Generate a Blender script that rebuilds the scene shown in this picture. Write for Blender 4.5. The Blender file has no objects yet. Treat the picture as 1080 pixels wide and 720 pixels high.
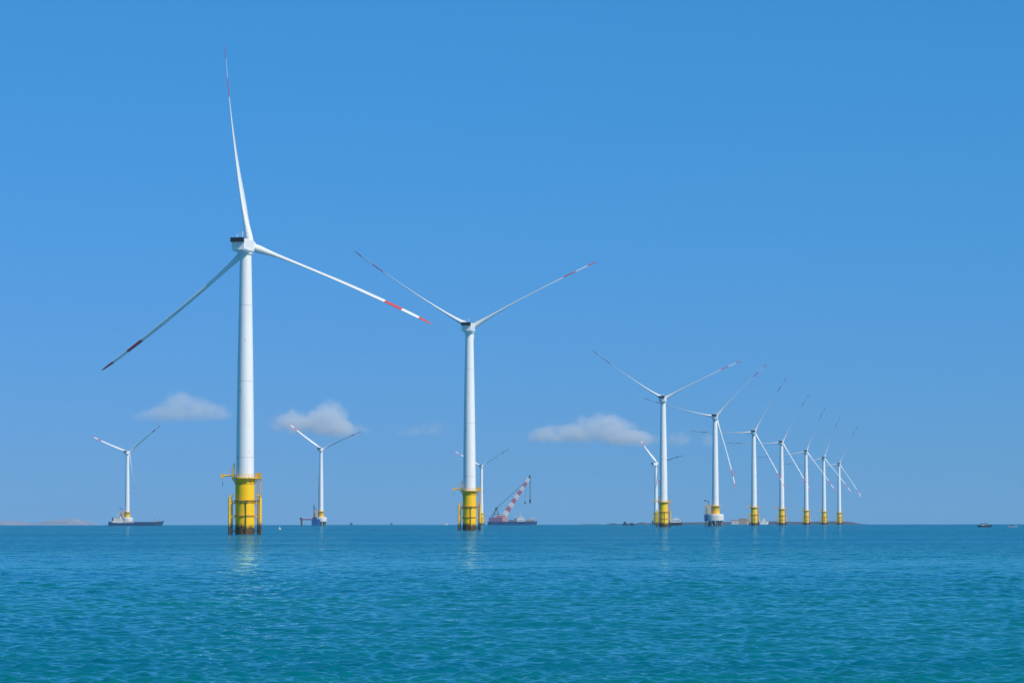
import bpy, math, random
import numpy as np
from mathutils import Vector, Matrix

S = bpy.context.scene
COL = S.collection
rad = math.radians
random.seed(7)

# ------------------------------------------------------------------ camera
CAM_Z = 4.5                     # eye height of somebody standing on a boat
EARTH = 6371000.0
cam = bpy.data.cameras.new("camera")
cam_o = bpy.data.objects.new("camera", cam)
COL.objects.link(cam_o)
cam.sensor_width = 36.0
cam.sensor_fit = 'HORIZONTAL'
cam.lens = 120.0
cam.clip_start = 0.5
cam.clip_end = 200000.0
cam_o.location = (0, 0, CAM_Z)
cam_o.rotation_euler = (rad(93.0), rad(0.06), 0)
S.camera = cam_o

# ------------------------------------------------------------------ sky
SUN_AZ = 51.0                   # degrees to the right of the direction straight behind the viewer
SUN_EL = 44.0
sun_dir = Vector((math.sin(rad(SUN_AZ)) * math.cos(rad(SUN_EL)),
                  -math.cos(rad(SUN_AZ)) * math.cos(rad(SUN_EL)), math.sin(rad(SUN_EL))))
world = bpy.data.worlds.new("World")
S.world = world
world.use_nodes = True
wt = world.node_tree
bg = wt.nodes['Background']
sky = wt.nodes.new('ShaderNodeTexSky')
sky.sky_type = 'NISHITA'
sky.sun_disc = False
sky.sun_elevation = rad(SUN_EL)
sky.sun_rotation = math.atan2(sun_dir.x, sun_dir.y)
sky.air_density = 1.0
sky.dust_density = 0.0
sky.ozone_density = 3.0
# polarised, strongly saturated blue: one tone curve per channel over the whole dome
SKY_GAIN = (0.168, 0.377, 0.905)
SKY_POW = (1.0, 0.38, 0.71)
sep = wt.nodes.new('ShaderNodeSeparateColor')
com = wt.nodes.new('ShaderNodeCombineColor')
wt.links.new(sky.outputs[0], sep.inputs[0])
for i in range(3):
    p = wt.nodes.new('ShaderNodeMath'); p.operation = 'POWER'; p.inputs[1].default_value = SKY_POW[i]
    m0 = wt.nodes.new('ShaderNodeMath'); m0.operation = 'MULTIPLY'; m0.inputs[1].default_value = 0.1
    m1 = wt.nodes.new('ShaderNodeMath'); m1.operation = 'MULTIPLY'; m1.inputs[1].default_value = SKY_GAIN[i] * 10
    wt.links.new(sep.outputs[i], m0.inputs[0]); wt.links.new(m0.outputs[0], p.inputs[0])
    wt.links.new(p.outputs[0], m1.inputs[0]); wt.links.new(m1.outputs[0], com.inputs[i])
wt.links.new(com.outputs[0], bg.inputs[0])
bg.inputs[1].default_value = 0.1

# ------------------------------------------------------------------ sun
sl = bpy.data.lights.new("sun", 'SUN')
sl.energy = 4.15
sl.angle = rad(0.53)
sl.color = (1.0, 0.90, 0.77)
so = bpy.data.objects.new("sun", sl)
COL.objects.link(so)
so.rotation_euler = sun_dir.to_track_quat('Z', 'Y').to_euler()
so.location = (0, 0, 400)

vs = S.view_settings
vs.view_transform = 'Standard'
vs.look = 'None'
vs.exposure = 0.0
vs.gamma = 1.0
vs.use_curve_mapping = False
S.cycles.max_bounces = 10
S.cycles.volume_bounces = 8
S.cycles.use_denoising = True
S.cycles.denoiser = 'OPENIMAGEDENOISE'
S.cycles.denoising_input_passes = 'RGB_ALBEDO_NORMAL'
S.cycles.denoising_prefilter = 'ACCURATE'

# ------------------------------------------------------------------ materials
def new_mat(name):
    m = bpy.data.materials.new(name)
    m.use_nodes = True
    nt = m.node_tree
    return m, nt, nt.nodes['Principled BSDF']

def N(nt, kind, **kw):
    n = nt.nodes.new(kind)
    for k, v in kw.items():
        setattr(n, k, v)
    return n

def ramp(nt, fac, stops):
    r = N(nt, 'ShaderNodeValToRGB')
    e = r.color_ramp.elements
    while len(e) < len(stops):
        e.new(0.5)
    for k, (p, c) in enumerate(stops):
        e[k].position = p
        e[k].color = c if len(c) == 4 else (*c, 1)
    nt.links.new(fac, r.inputs[0])
    return r.outputs[0]

def noise(nt, scale, detail=4, rough=0.55, stretch=(1, 1, 1), coord='Object'):
    tc = N(nt, 'ShaderNodeTexCoord')
    mp = N(nt, 'ShaderNodeMapping')
    mp.inputs['Scale'].default_value = stretch
    nz = N(nt, 'ShaderNodeTexNoise')
    nz.inputs['Scale'].default_value = scale
    nz.inputs['Detail'].default_value = detail
    nz.inputs['Roughness'].default_value = rough
    nt.links.new(tc.outputs[coord], mp.inputs[0])
    nt.links.new(mp.outputs[0], nz.inputs['Vector'])
    return nz

def mix(nt, fac, a, b):
    m = N(nt, 'ShaderNodeMix', data_type='RGBA')
    for inp, v in ((m.inputs[0], fac), (m.inputs[6], a), (m.inputs[7], b)):
        if isinstance(v, (tuple, list)):
            inp.default_value = (*v, 1) if len(v) == 3 else v
        elif isinstance(v, (int, float)):
            inp.default_value = v
        else:
            nt.links.new(v, inp)
    return m.outputs[2]

def math_n(nt, op, a, b=None, c=None):
    m = N(nt, 'ShaderNodeMath', operation=op)
    for i, v in enumerate((a, b, c)):
        if v is None:
            continue
        if isinstance(v, (int, float)):
            m.inputs[i].default_value = v
        else:
            nt.links.new(v, m.inputs[i])
    return m.outputs[0]

def obj_z(nt):
    tc = N(nt, 'ShaderNodeTexCoord')
    sp = N(nt, 'ShaderNodeSeparateXYZ')
    nt.links.new(tc.outputs['Object'], sp.inputs[0])
    return sp.outputs[2]

def paint(name, col, rough=0.4, dirt=0.12, dirt_col=None, scale=0.6, stretch=(1, 1, 0.15), metallic=0.0):
    m, nt, b = new_mat(name)
    nz = noise(nt, scale, 5, 0.6, stretch)
    d = dirt_col or tuple(c * 0.6 for c in col)
    f = ramp(nt, nz.outputs[0], [(0.42, (0, 0, 0)), (0.72, (dirt * 3, dirt * 3, dirt * 3))])
    nt.links.new(mix(nt, f, col, d), b.inputs['Base Color'])
    b.inputs['Roughness'].default_value = rough
    b.inputs['Metallic'].default_value = metallic
    return m

def white_tower_mat():
    m, nt, b = new_mat("white_tower_paint")
    z = obj_z(nt)
    nz = noise(nt, 0.7, 5, 0.6, (1, 1, 0.06))
    c = mix(nt, ramp(nt, nz.outputs[0], [(0.45, (0, 0, 0)), (0.75, (0.35, 0.35, 0.35))]), (0.80, 0.80, 0.79), (0.62, 0.61, 0.57))
    # section seams every 26 m
    fr = math_n(nt, 'FRACT', math_n(nt, 'DIVIDE', z, 26.1))
    seam = math_n(nt, 'LESS_THAN', fr, 0.008)
    c = mix(nt, math_n(nt, 'MULTIPLY', seam, 0.75), c, (0.45, 0.44, 0.42))
    # rust weeping below some of the seams
    n2 = noise(nt, 0.55, 3, 0.5, (1, 1, 0.35))
    rust = ramp(nt, n2.outputs[0], [(0.69, (0, 0, 0)), (0.76, (0.8, 0.8, 0.8))])
    c = mix(nt, rust, c, (0.42, 0.24, 0.10))
    nt.links.new(c, b.inputs['Base Color'])
    b.inputs['Roughness'].default_value = 0.42
    return m

def blade_mat():
    m, nt, b = new_mat("blade_paint_with_red_bands")
    z = obj_z(nt)
    a1 = math_n(nt, 'MULTIPLY', math_n(nt, 'GREATER_THAN', z, 51.0), math_n(nt, 'LESS_THAN', z, 57.5))
    a2 = math_n(nt, 'GREATER_THAN', z, 64.0)
    red = math_n(nt, 'MAXIMUM', a1, a2)
    nz = noise(nt, 0.5, 4, 0.6, (1, 1, 0.15))
    w = mix(nt, ramp(nt, nz.outputs[0], [(0.4, (0, 0, 0)), (0.8, (0.35, 0.35, 0.35))]), (0.80, 0.80, 0.79), (0.60, 0.60, 0.57))
    nt.links.new(mix(nt, red, w, (0.60, 0.085, 0.085)), b.inputs['Base Color'])
    b.inputs['Roughness'].default_value = 0.35
    return m

def yellow_mat(name, foul=3.0):
    m, nt, b = new_mat(name)
    z = obj_z(nt)
    nz = noise(nt, 0.55, 5, 0.6, (1, 1, 0.25))
    c = mix(nt, ramp(nt, nz.outputs[0], [(0.5, (0, 0, 0)), (0.85, (0.3, 0.3, 0.3))]), (0.93, 0.55, 0.004), (0.70, 0.38, 0.02))
    n4 = noise(nt, 1.9, 4, 0.6, (1, 1, 0.05))
    c = mix(nt, ramp(nt, n4.outputs[0], [(0.60, (0, 0, 0)), (0.72, (0.6, 0.6, 0.6))]), c, (0.34, 0.15, 0.03))
    n2 = noise(nt, 0.8, 5, 0.65, (1, 1, 0.2))
    edge = math_n(nt, 'ADD', z, math_n(nt, 'MULTIPLY', math_n(nt, 'SUBTRACT', n2.outputs[0], 0.5), 4.5))
    dark = ramp(nt, math_n(nt, 'DIVIDE', edge, 10.0), [(foul * 0.1 - 0.06, (0.97, 0.97, 0.97)), (foul * 0.1 + 0.08, (0, 0, 0))])
    n3 = noise(nt, 1.6, 5, 0.7)
    fc = mix(nt, ramp(nt, n3.outputs[0], [(0.42, (0, 0, 0)), (0.66, (1, 1, 1))]), (0.018, 0.016, 0.012), (0.17, 0.10, 0.04))
    nt.links.new(mix(nt, dark, c, fc), b.inputs['Base Color'])
    b.inputs['Roughness'].default_value = 0.6
    b.inputs['Specular IOR Level'].default_value = 0.3
    return m

M = {}
M['tower'] = white_tower_mat()
M['blade'] = blade_mat()
M['yellow'] = yellow_mat("yellow_foundation_paint", 3.0)
M['yellow_clean'] = paint("yellow_steel_paint", (0.85, 0.50, 0.01), 0.45, 0.15, (0.5, 0.28, 0.05))
M['ochre'] = paint("ochre_weathered_steel", (0.72, 0.38, 0.02), 0.5, 0.2, (0.30, 0.15, 0.04))
M['white'] = paint("white_gelcoat", (0.80, 0.80, 0.79), 0.38, 0.10, (0.62, 0.62, 0.60))
M['dark'] = paint("dark_grey_louvre", (0.035, 0.035, 0.04), 0.5, 0.1)
M['black'] = paint("black_rubber", (0.02, 0.02, 0.02), 0.7, 0.1)
M['rust'] = paint("dark_rusted_steel", (0.12, 0.075, 0.045), 0.75, 0.2, (0.04, 0.03, 0.025))
M['grating'] = paint("galvanised_grating", (0.30, 0.27, 0.20), 0.6, 0.15)
M['concrete'] = paint("pale_concrete", (0.68, 0.67, 0.64), 0.85, 0.2, (0.42, 0.40, 0.37), 0.4, (1, 1, 0.3))
M['pile'] = paint("dark_wet_pile_concrete", (0.16, 0.13, 0.11), 0.8, 0.25, (0.05, 0.045, 0.04))
M['navy'] = paint("navy_hull_paint", (0.02, 0.085, 0.20), 0.5, 0.2, (0.06, 0.05, 0.05), 0.15)
M['blue'] = paint("blue_steel_paint", (0.012, 0.08, 0.26), 0.5, 0.15)
M['hullblack'] = paint("black_hull_paint", (0.02, 0.024, 0.035), 0.5, 0.15, (0.06, 0.045, 0.04), 0.3)
M['shipwhite'] = paint("ship_white_paint", (0.74, 0.73, 0.70), 0.5, 0.2, (0.45, 0.40, 0.34), 0.4)
M['glass'] = paint("dark_window_glass", (0.02, 0.03, 0.04), 0.12, 0.05)
M['salmon'] = paint("faded_red_deckhouse_paint", (0.66, 0.30, 0.25), 0.6, 0.2, (0.32, 0.14, 0.12), 0.3)
M['purple'] = paint("faded_maroon_deckhouse_paint", (0.20, 0.11, 0.22), 0.6, 0.2)
M['boomred'] = paint("boom_red_paint", (0.50, 0.15, 0.19), 0.5, 0.15)
M['boomwhite'] = paint("boom_white_paint", (0.80, 0.78, 0.79), 0.5, 0.15)
M['deckgrey'] = paint("deck_grey_paint", (0.16, 0.17, 0.18), 0.7, 0.2)
M['tan'] = paint("tan_deck_cargo", (0.35, 0.26, 0.17), 0.8, 0.25)
M['wall_pale'] = paint("pale_render_wall", (0.50, 0.46, 0.45), 0.85, 0.15)
M['roof_red'] = paint("brick_red_roof", (0.26, 0.18, 0.16), 0.8, 0.15)
M['cable'] = paint("steel_wire_rope", (0.05, 0.05, 0.055), 0.5, 0.05)

# ------------------------------------------------------------------ mesh builder
class MB:
    def __init__(self):
        self.v = []; self.f = []; self.sm = []; self.mi = []; self.cur = 0
    def add(self, vs_, fs, smooth=False):
        o = len(self.v)
        self.v += [tuple(p) for p in vs_]
        self.f += [tuple(i + o for i in f) for f in fs]
        self.sm += [smooth] * len(fs)
        self.mi += [self.cur] * len(fs)
        return self
    def box(self, lo, hi):
        x0, y0, z0 = lo; x1, y1, z1 = hi
        vs_ = [(x0, y0, z0), (x1, y0, z0), (x1, y1, z0), (x0, y1, z0), (x0, y0, z1), (x1, y0, z1), (x1, y1, z1), (x0, y1, z1)]
        return self.add(vs_, [(0, 3, 2, 1), (4, 5, 6, 7), (0, 1, 5, 4), (1, 2, 6, 5), (2, 3, 7, 6), (3, 0, 4, 7)])
    def tube(self, p, q, r, r2=None, n=8, smooth=True):
        p = Vector(p); q = Vector(q); r2 = r if r2 is None else r2
        d = (q - p).normalized()
        a = Vector((0, 0, 1)) if abs(d.z) < 0.9 else Vector((1, 0, 0))
        u = d.cross(a).normalized(); w = d.cross(u)
        vs_ = []
        for c, rr in ((p, r), (q, r2)):
            for k in range(n):
                t = 2 * math.pi * k / n
                vs_.append(c + u * (rr * math.cos(t)) + w * (rr * math.sin(t)))
        fs = [(k, (k + 1) % n, n + (k + 1) % n, n + k) for k in range(n)]
        self.add(vs_, [tuple(reversed(f)) for f in fs], smooth)
        self.add(vs_[:n], [tuple(range(n))]); self.add(vs_[n:], [tuple(reversed(range(n)))])
        return self
    def lathe(self, prof, n=32, axis='z', centre=(0, 0, 0), smooth=True, a0=0.0, a1=2 * math.pi):
        full = abs(a1 - a0 - 2 * math.pi) < 1e-6
        cnt = n if full else n + 1
        vs_ = []
        for r, h in prof:
            for k in range(cnt):
                t = a0 + (a1 - a0) * k / n
                if axis == 'z':
                    p = (r * math.cos(t), r * math.sin(t), h)
                else:
                    p = (r * math.cos(t), h, -r * math.sin(t))
                vs_.append((p[0] + centre[0], p[1] + centre[1], p[2] + centre[2]))
        fs = []
        for j in range(len(prof) - 1):
            for k in range(n):
                k2 = (k + 1) % cnt if full else k + 1
                fs.append((j * cnt + k, j * cnt + k2, (j + 1) * cnt + k2, (j + 1) * cnt + k))
        return self.add(vs_, fs, smooth)
    def build(self, name, mat, parent=None, bevel=0.0, link=True):
        me = bpy.data.meshes.new(name)
        me.from_pydata(self.v, [], self.f)
        me.polygons.foreach_set('use_smooth', self.sm)
        for mm in (mat if isinstance(mat, (list, tuple)) else [mat]):
            me.materials.append(mm)
        me.polygons.foreach_set('material_index', self.mi)
        me.update()
        o = bpy.data.objects.new(name, me)
        COL.objects.link(o)
        if parent is not None:
            o.parent = parent
        if bevel:
            b = o.modifiers.new('bevel', 'BEVEL'); b.width = bevel; b.segments = 2; b.limit_method = 'ANGLE'
        return o

def tag(o, label=None, cat=None, group=None, kind=None):
    if label: o['label'] = label
    if cat: o['category'] = cat
    if group: o['group'] = group
    if kind: o['kind'] = kind
    return o

def empty(name, loc=(0, 0, 0), rz=0.0):
    o = bpy.data.objects.new(name, None)
    COL.objects.link(o)
    o.location = loc
    o.rotation_euler = (0, 0, rz)
    o.empty_display_size = 2.0
    return o

def dup(o, parent=None):
    c = o.copy()
    COL.objects.link(c)
    if parent is not None:
        c.parent = parent
    for ch in list(o.children):
        dup(ch, c)
    return c

def sea_z(x, y):
    return -(x * x + y * y) / (2 * EARTH)

def at(bearing, d):
    """point on the sea: bearing is the sideways slope, d the distance ahead in metres"""
    x = bearing * d
    return (x, d, sea_z(x, d))

# ------------------------------------------------------------------ sea
def build_sea():
    fine = np.concatenate([np.arange(-0.27, -0.175, 0.0012), np.arange(-0.175, 0.175, 0.0005), np.arange(0.175, 0.27 + 1e-9, 0.0012)])
    rest = np.linspace(0.27, 2 * math.pi - 0.27, 110)[1:-1]
    ang = np.concatenate([fine, rest])
    r1 = np.geomspace(1.0, 60, 26)[:-1]
    r2 = [60.0]
    while r2[-1] < 9000:
        r2.append(r2[-1] * (1 + float(np.interp(math.log(r2[-1]), [math.log(150), math.log(700)], [0.0011, 0.0020]))))
    r2 = np.array(r2)
    r3 = np.array([9200, 9600, 10500, 12000, 15000, 19500.0])
    R = np.concatenate([r1, r2, r3[r3 > r2[-1] + 50]])
    nr, na = len(R), len(ang)
    X = (R[:, None] * np.sin(ang)[None, :])
    Y = (R[:, None] * np.cos(ang)[None, :])
    Z = np.zeros_like(X)
    dr = np.gradient(R)
    amask = np.clip((0.27 - np.abs(np.where(ang > math.pi, ang - 2 * math.pi, ang))) / 0.03, 0, 1)
    rng = np.random.default_rng(11)
    lam = np.geomspace(14.0, 0.27, 160)
    wind = math.radians(-72)          # waves run towards the viewer and a little to the left
    gust = 0.7 + 0.6 * (np.sin(X * 0.013 + 1.0) * np.sin(Y * 0.031 + X * 0.006) * 0.5 + 0.5)
    for L in lam:
        k = 2 * math.pi / L
        th = wind + rng.normal(0, 0.75)
        steep = float(np.interp(L, [0.3, 0.8, 1.5, 3.0, 6.0, 16.0], [0.075, 0.075, 0.044, 0.017, 0.008, 0.007]))
        a = steep / k * rng.uniform(0.6, 1.4)
        ph = rng.uniform(0, 6.283)
        att = np.clip((L / (2.4 * dr) - 1.0), 0, 1)[:, None]
        rows = np.where(att[:, 0] > 0)[0]
        rows = rows[R[rows] > 20]
        if len(rows) == 0:
            continue
        s = slice(rows[0], rows[-1] + 1)
        # each train comes in groups, so crests are short
        g1, g2 = rng.uniform(0, 6.28, 2)
        kx, ky = k * math.cos(th), k * math.sin(th)
        arg = kx * X[s] + ky * Y[s] + ph
        grp = 0.55 + 0.45 * np.sin((ky * X[s] - kx * Y[s]) * 0.31 + arg * 0.17 + g1)
        w = np.sin(arg)
        Z[s] += a * att[s] * grp * (w + 0.3 * (w * w - 0.5)) * (gust[s] if L < 6 else 1.0)
    Z *= amask[None, :]
    Z *= np.clip((9000 - R) / 3000, 0, 1)[:, None]
    Z -= (R ** 2 / (2 * EARTH))[:, None]
    co = np.stack([X, Y, Z], -1).reshape(-1, 3)
    co = np.concatenate([co, [[0, 0, 0]]])
    i = np.arange(nr - 1)[:, None] * na
    j = np.arange(na)[None, :]
    j2 = (j + 1) % na
    q = np.stack([i + j, i + na + j, i + na + j2, i + j2], -1).reshape(-1, 4)
    q = q[:, ::-1]                    # face up
    me = bpy.data.meshes.new("sea")
    nv, nf = len(co), len(q)
    me.vertices.add(nv)
    me.vertices.foreach_set('co', co.astype(np.float32).ravel())
    tri = np.stack([np.full(na, nv - 1), (np.arange(na) + 1) % na, np.arange(na)], -1)
    tri = tri[:, [0, 2, 1]][:, ::-1]
    loops = np.concatenate([q.ravel(), tri.ravel()]).astype(np.int32)
    me.loops.add(len(loops))
    me.loops.foreach_set('vertex_index', loops)
    me.polygons.add(nf + na)
    starts = np.concatenate([np.arange(nf) * 4, nf * 4 + np.arange(na) * 3]).astype(np.int32)
    me.polygons.foreach_set('loop_start', starts)
    me.polygons.foreach_set('use_smooth', np.ones(nf + na, dtype=bool))
    me.update(calc_edges=True)
    me.validate()
    o = bpy.data.objects.new("sea", me)
    COL.objects.link(o)
    o['kind'] = 'structure'
    return o

def sea_mat():
    m, nt, b = new_mat("sea_water")
    geo = N(nt, 'ShaderNodeNewGeometry')
    # wind streaks: slick and ruffled bands lying across the view
    patch = noise(nt, 0.006, 4, 0.55, (0.35, 1.0, 1.0))
    patch2 = noise(nt, 0.035, 3, 0.5, (0.45, 1.0, 1.0))
    pf = math_n(nt, 'ADD', math_n(nt, 'MULTIPLY', patch.outputs[0], 0.7), math_n(nt, 'MULTIPLY', patch2.outputs[0], 0.3))
    ruffle0 = ramp(nt, pf, [(0.38, (0.50, 0.50, 0.50)), (0.60, (1.0, 1.0, 1.0))])
    # a calmer tidal streak lying across the bay
    tc = N(nt, 'ShaderNodeTexCoord')
    sp = N(nt, 'ShaderNodeSeparateXYZ')
    nt.links.new(tc.outputs['Object'], sp.inputs[0])
    yy = math_n(nt, 'ADD', sp.outputs[1], math_n(nt, 'MULTIPLY', math_n(nt, 'SUBTRACT', patch.outputs[0], 0.5), 420.0))
    off = math_n(nt, 'DIVIDE', math_n(nt, 'SUBTRACT', yy, 330.0), 130.0)
    calm = math_n(nt, 'POWER', 2.718, math_n(nt, 'MULTIPLY', math_n(nt, 'MULTIPLY', off, off), -1.0))
    ruffle = math_n(nt, 'MULTIPLY', ruffle0, math_n(nt, 'SUBTRACT', 1.0, math_n(nt, 'MULTIPLY', calm, 0.30)))
    # fresher breeze farther out
    far = N(nt, 'ShaderNodeMapRange', interpolation_type='SMOOTHSTEP')
    far.inputs[1].default_value = 90; far.inputs[2].default_value = 900
    far.inputs[3].default_value = 0.45; far.inputs[4].default_value = 3.4
    nt.links.new(yy, far.inputs[0])
    ruffle = math_n(nt, 'MULTIPLY', ruffle, far.outputs[0])
    vecs = None
    for sc, amp, st in ((4.0, 0.95, (0.6, 1.0, 1.0)), (1.1, 0.85, (0.55, 1.0, 1.0)), (0.28, 0.75, (0.5, 1.0, 1.0))):
        nz = noise(nt, sc, 3, 0.6, st)
        sub = N(nt, 'ShaderNodeVectorMath', operation='SUBTRACT')
        nt.links.new(nz.outputs['Color'], sub.inputs[0]); sub.inputs[1].default_value = (0.5, 0.5, 0.5)
        mul = N(nt, 'ShaderNodeVectorMath', operation='MULTIPLY')
        nt.links.new(sub.outputs[0], mul.inputs[0]); mul.inputs[1].default_value = (amp * 0.7, amp, 0.0)
        if vecs is None:
            vecs = mul.outputs[0]
        else:
            ad = N(nt, 'ShaderNodeVectorMath', operation='ADD')
            nt.links.new(vecs, ad.inputs[0]); nt.links.new(mul.outputs[0], ad.inputs[1]); vecs = ad.outputs[0]
    scl = N(nt, 'ShaderNodeVectorMath', operation='SCALE')
    nt.links.new(vecs, scl.inputs[0]); nt.links.new(ruffle, scl.inputs['Scale'])
    ad = N(nt, 'ShaderNodeVectorMath', operation='ADD')
    nt.links.new(geo.outputs['Normal'], ad.inputs[0]); nt.links.new(scl.outputs[0], ad.inputs[1])
    nrm = N(nt, 'ShaderNodeVectorMath', operation='NORMALIZE')
    nt.links.new(ad.outputs[0], nrm.inputs[0])
    turb = noise(nt, 0.02, 4, 0.55, (0.4, 1.0, 1.0))
    c = mix(nt, ramp(nt, turb.outputs[0], [(0.35, (0, 0, 0)), (0.68, (1, 1, 1))]), (0.0006, 0.110, 0.190), (0.0018, 0.148, 0.150))
    # body colour shifts from greener close in to bluer farther out
    dist_tint = N(nt, 'ShaderNodeMapRange', interpolation_type='SMOOTHSTEP')
    dist_tint.inputs[1].default_value = 150; dist_tint.inputs[2].default_value = 800
    nt.links.new(yy, dist_tint.inputs[0])
    c = mix(nt, dist_tint.outputs[0], c, (0.0003, 0.124, 0.26))
    nt.nodes.remove(b)
    out = [n for n in nt.nodes if n.type == 'OUTPUT_MATERIAL'][0]
    dif = N(nt, 'ShaderNodeBsdfDiffuse')
    nt.links.new(c, dif.inputs['Color'])
    gl = N(nt, 'ShaderNodeBsdfGlossy', distribution='GGX')
    gl.inputs['Color'].default_value = (0.60, 1.0, 0.95, 1)
    gl.inputs['Roughness'].default_value = 0.06
    fr = N(nt, 'ShaderNodeFresnel')
    fr.inputs['IOR'].default_value = 1.333
    nt.links.new(nrm.outputs[0], gl.inputs['Normal'])
    nt.links.new(nrm.outputs[0], fr.inputs['Normal'])
    mx = N(nt, 'ShaderNodeMixShader')
    nt.links.new(fr.outputs[0], mx.inputs[0])
    nt.links.new(dif.outputs[0], mx.inputs[1])
    nt.links.new(gl.outputs[0], mx.inputs[2])
    nt.links.new(mx.outputs[0], out.inputs['Surface'])
    return m

sea = build_sea()
sea.data.materials.append(sea_mat())

# ------------------------------------------------------------------ wind turbine parts (metres, tower axis at the origin, z = 0 at the water line)
HUB = 98.8
def tower_mb(z0):
    mb = MB()
    mb.lathe([(3.22, z0), (3.22, z0 + 0.35), (3.06, z0 + 0.35)], 40, smooth=False)
    mb.lathe([(3.05, z0 + 0.1), (2.95, z0 + 18), (2.62, z0 + 42), (2.25, z0 + 62), (1.98, HUB - 4.0), (1.98, HUB - 2.2)], 40)
    return mb

def railing_ring(mb, r, z, a0=0, a1=360, n=24, h=1.15):
    for k in range(n + 1):
        t = rad(a0 + (a1 - a0) * k / n)
        p = (r * math.cos(t), r * math.sin(t), z)
        mb.tube(p, (p[0], p[1], z + h), 0.055, n=5)
        if k < n:
            t2 = rad(a0 + (a1 - a0) * (k + 1) / n)
            for hh in (h, h * 0.55, 0.12):
                mb.tube((p[0], p[1], z + hh), (r * math.cos(t2), r * math.sin(t2), z + hh), 0.05, n=5)

TP_TOP = 19.3
MESH = {}
def make_foundation_parts(root):
    tp = MB().lathe([(3.3, -8), (3.3, TP_TOP - 0.6)], 48).lathe([(3.31, TP_TOP - 0.6), (3.5, TP_TOP - 0.6), (3.5, TP_TOP - 0.32), (3.31, TP_TOP - 0.32)], 48, smooth=False).build('transition_piece', M['yellow'], root)
    for z, h, w in ((6.2, 0.45, 0.35), (10.9, 0.5, 0.3), (17.2, 0.25, 0.12)):
        MB().lathe([(3.31, z), (3.3 + w, z), (3.3 + w, z + h), (3.31, z + h)], 40, smooth=False).build('ring_band', M['ochre'], tp)
    pf = MB().lathe([(3.1, TP_TOP - 0.3), (4.55, TP_TOP - 0.3), (4.55, TP_TOP), (3.1, TP_TOP)], 40, smooth=False)
    for k in range(12):
        t = rad(30 * k + 10)
        pf.tube((3.3 * math.cos(t), 3.3 * math.sin(t), TP_TOP - 2.0), (4.4 * math.cos(t), 4.4 * math.sin(t), TP_TOP - 0.3), 0.12, n=5)
    pf.box((4.2, -1.6, TP_TOP - 0.29), (6.1, 1.2, TP_TOP + 0.01))
    p = pf.build('platform', M['yellow_clean'], root)
    rl = MB(); railing_ring(rl, 4.45, TP_TOP, n=26); rl.build('railing', M['yellow_clean'], p)
    cb = MB().box((4.0, -1.5, TP_TOP + 0.02), (5.6, -0.3, TP_TOP + 1.7)).build('equipment_box', M['ochre'], p, 0.05)
    # davit crane reaching out to the left
    dv = MB()
    dv.tube((-4.0, -0.6, TP_TOP - 0.2), (-4.0, -0.6, TP_TOP + 4.2), 0.28, 0.2)
    dv.tube((-4.0, -0.6, TP_TOP + 0.9), (-8.1, -0.9, TP_TOP + 0.7), 0.34, 0.26)
    dv.tube((-4.0, -0.6, TP_TOP + 3.6), (-7.8, -0.9, TP_TOP + 0.9), 0.05, n=5)
    dv.box((-8.2, -1.25, TP_TOP - 0.1), (-7.3, -0.5, TP_TOP + 1.3))
    d = dv.build('davit_crane', M['yellow_clean'], root)
    MB().tube((-7.6, -0.9, TP_TOP - 0.1), (-7.6, -0.9, TP_TOP - 2.0), 0.04, n=5).box((-7.75, -1.05, TP_TOP - 2.5), (-7.45, -0.75, TP_TOP - 2.0)).build('hook', M['dark'], d)
    an = MB().tube((-3.6, -1.9, TP_TOP), (-3.6, -1.9, TP_TOP + 4.6), 0.09, n=5)
    an.tube((-4.0, -1.9, TP_TOP + 4.0), (-3.2, -1.9, TP_TOP + 4.0), 0.06, n=5)
    an.box((-3.75, -2.05, TP_TOP + 4.3), (-3.45, -1.75, TP_TOP + 4.9))
    an.build('signal_mast', M['dark'], p)
    # lower walkway
    wk = MB().lathe([(3.5, 11.5), (3.95, 11.5), (3.95, 11.72), (3.5, 11.72)], 30, smooth=False)
    for k in range(10):
        t = rad(36 * k)
        wk.tube((3.3 * math.cos(t), 3.3 * math.sin(t), 10.4), (3.8 * math.cos(t), 3.8 * math.sin(t), 11.5), 0.1, n=5)
    w = wk.build('lower_walkway', M['ochre'], root)
    # boat landings
    for sgn in (-1, 1):
        bl = MB()
        xx = 5.25 * sgn
        top = 12.4
        for yy in (-1.0, 1.0):
            bl.tube((xx, yy, -4), (xx, yy, top), 0.42, n=10)
            bl.tube((xx - sgn * 0.85, yy * 0.5, -4), (xx - sgn * 0.85, yy * 0.5, top - 0.6), 0.2, n=8)
            bl.tube((xx, yy, top), (xx - sgn * 1.2, yy, top + 1.1), 0.30, n=8)
            for zz in (1.2, 5.9, 10.6):
                bl.tube((xx, yy, zz), (3.2 * sgn, yy * 0.6, zz), 0.2, n=6)
        for q in range(30):
            bl.tube((xx - sgn * 0.45, -0.35, -1 + q * 0.45), (xx - sgn * 0.45, 0.35, -1 + q * 0.45), 0.045, n=5)
        bl.tube((xx - sgn * 0.45, -0.35, -2), (xx - sgn * 0.45, -0.35, 13), 0.06, n=5)
        bl.tube((xx - sgn * 0.45, 0.35, -2), (xx - sgn * 0.45, 0.35, 13), 0.06, n=5)
        b = bl.build('boat_landing', M['yellow_foul'], root)
    ld = MB()
    for yy in (-1.2, -0.6):
        ld.tube((4.35, yy, 11.7), (4.35, yy, TP_TOP - 0.3), 0.08, n=5)
    for q in range(17):
        ld.tube((4.35, -1.2, 11.9 + q * 0.45), (4.35, -0.6, 11.9 + q * 0.45), 0.05, n=5)
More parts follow.
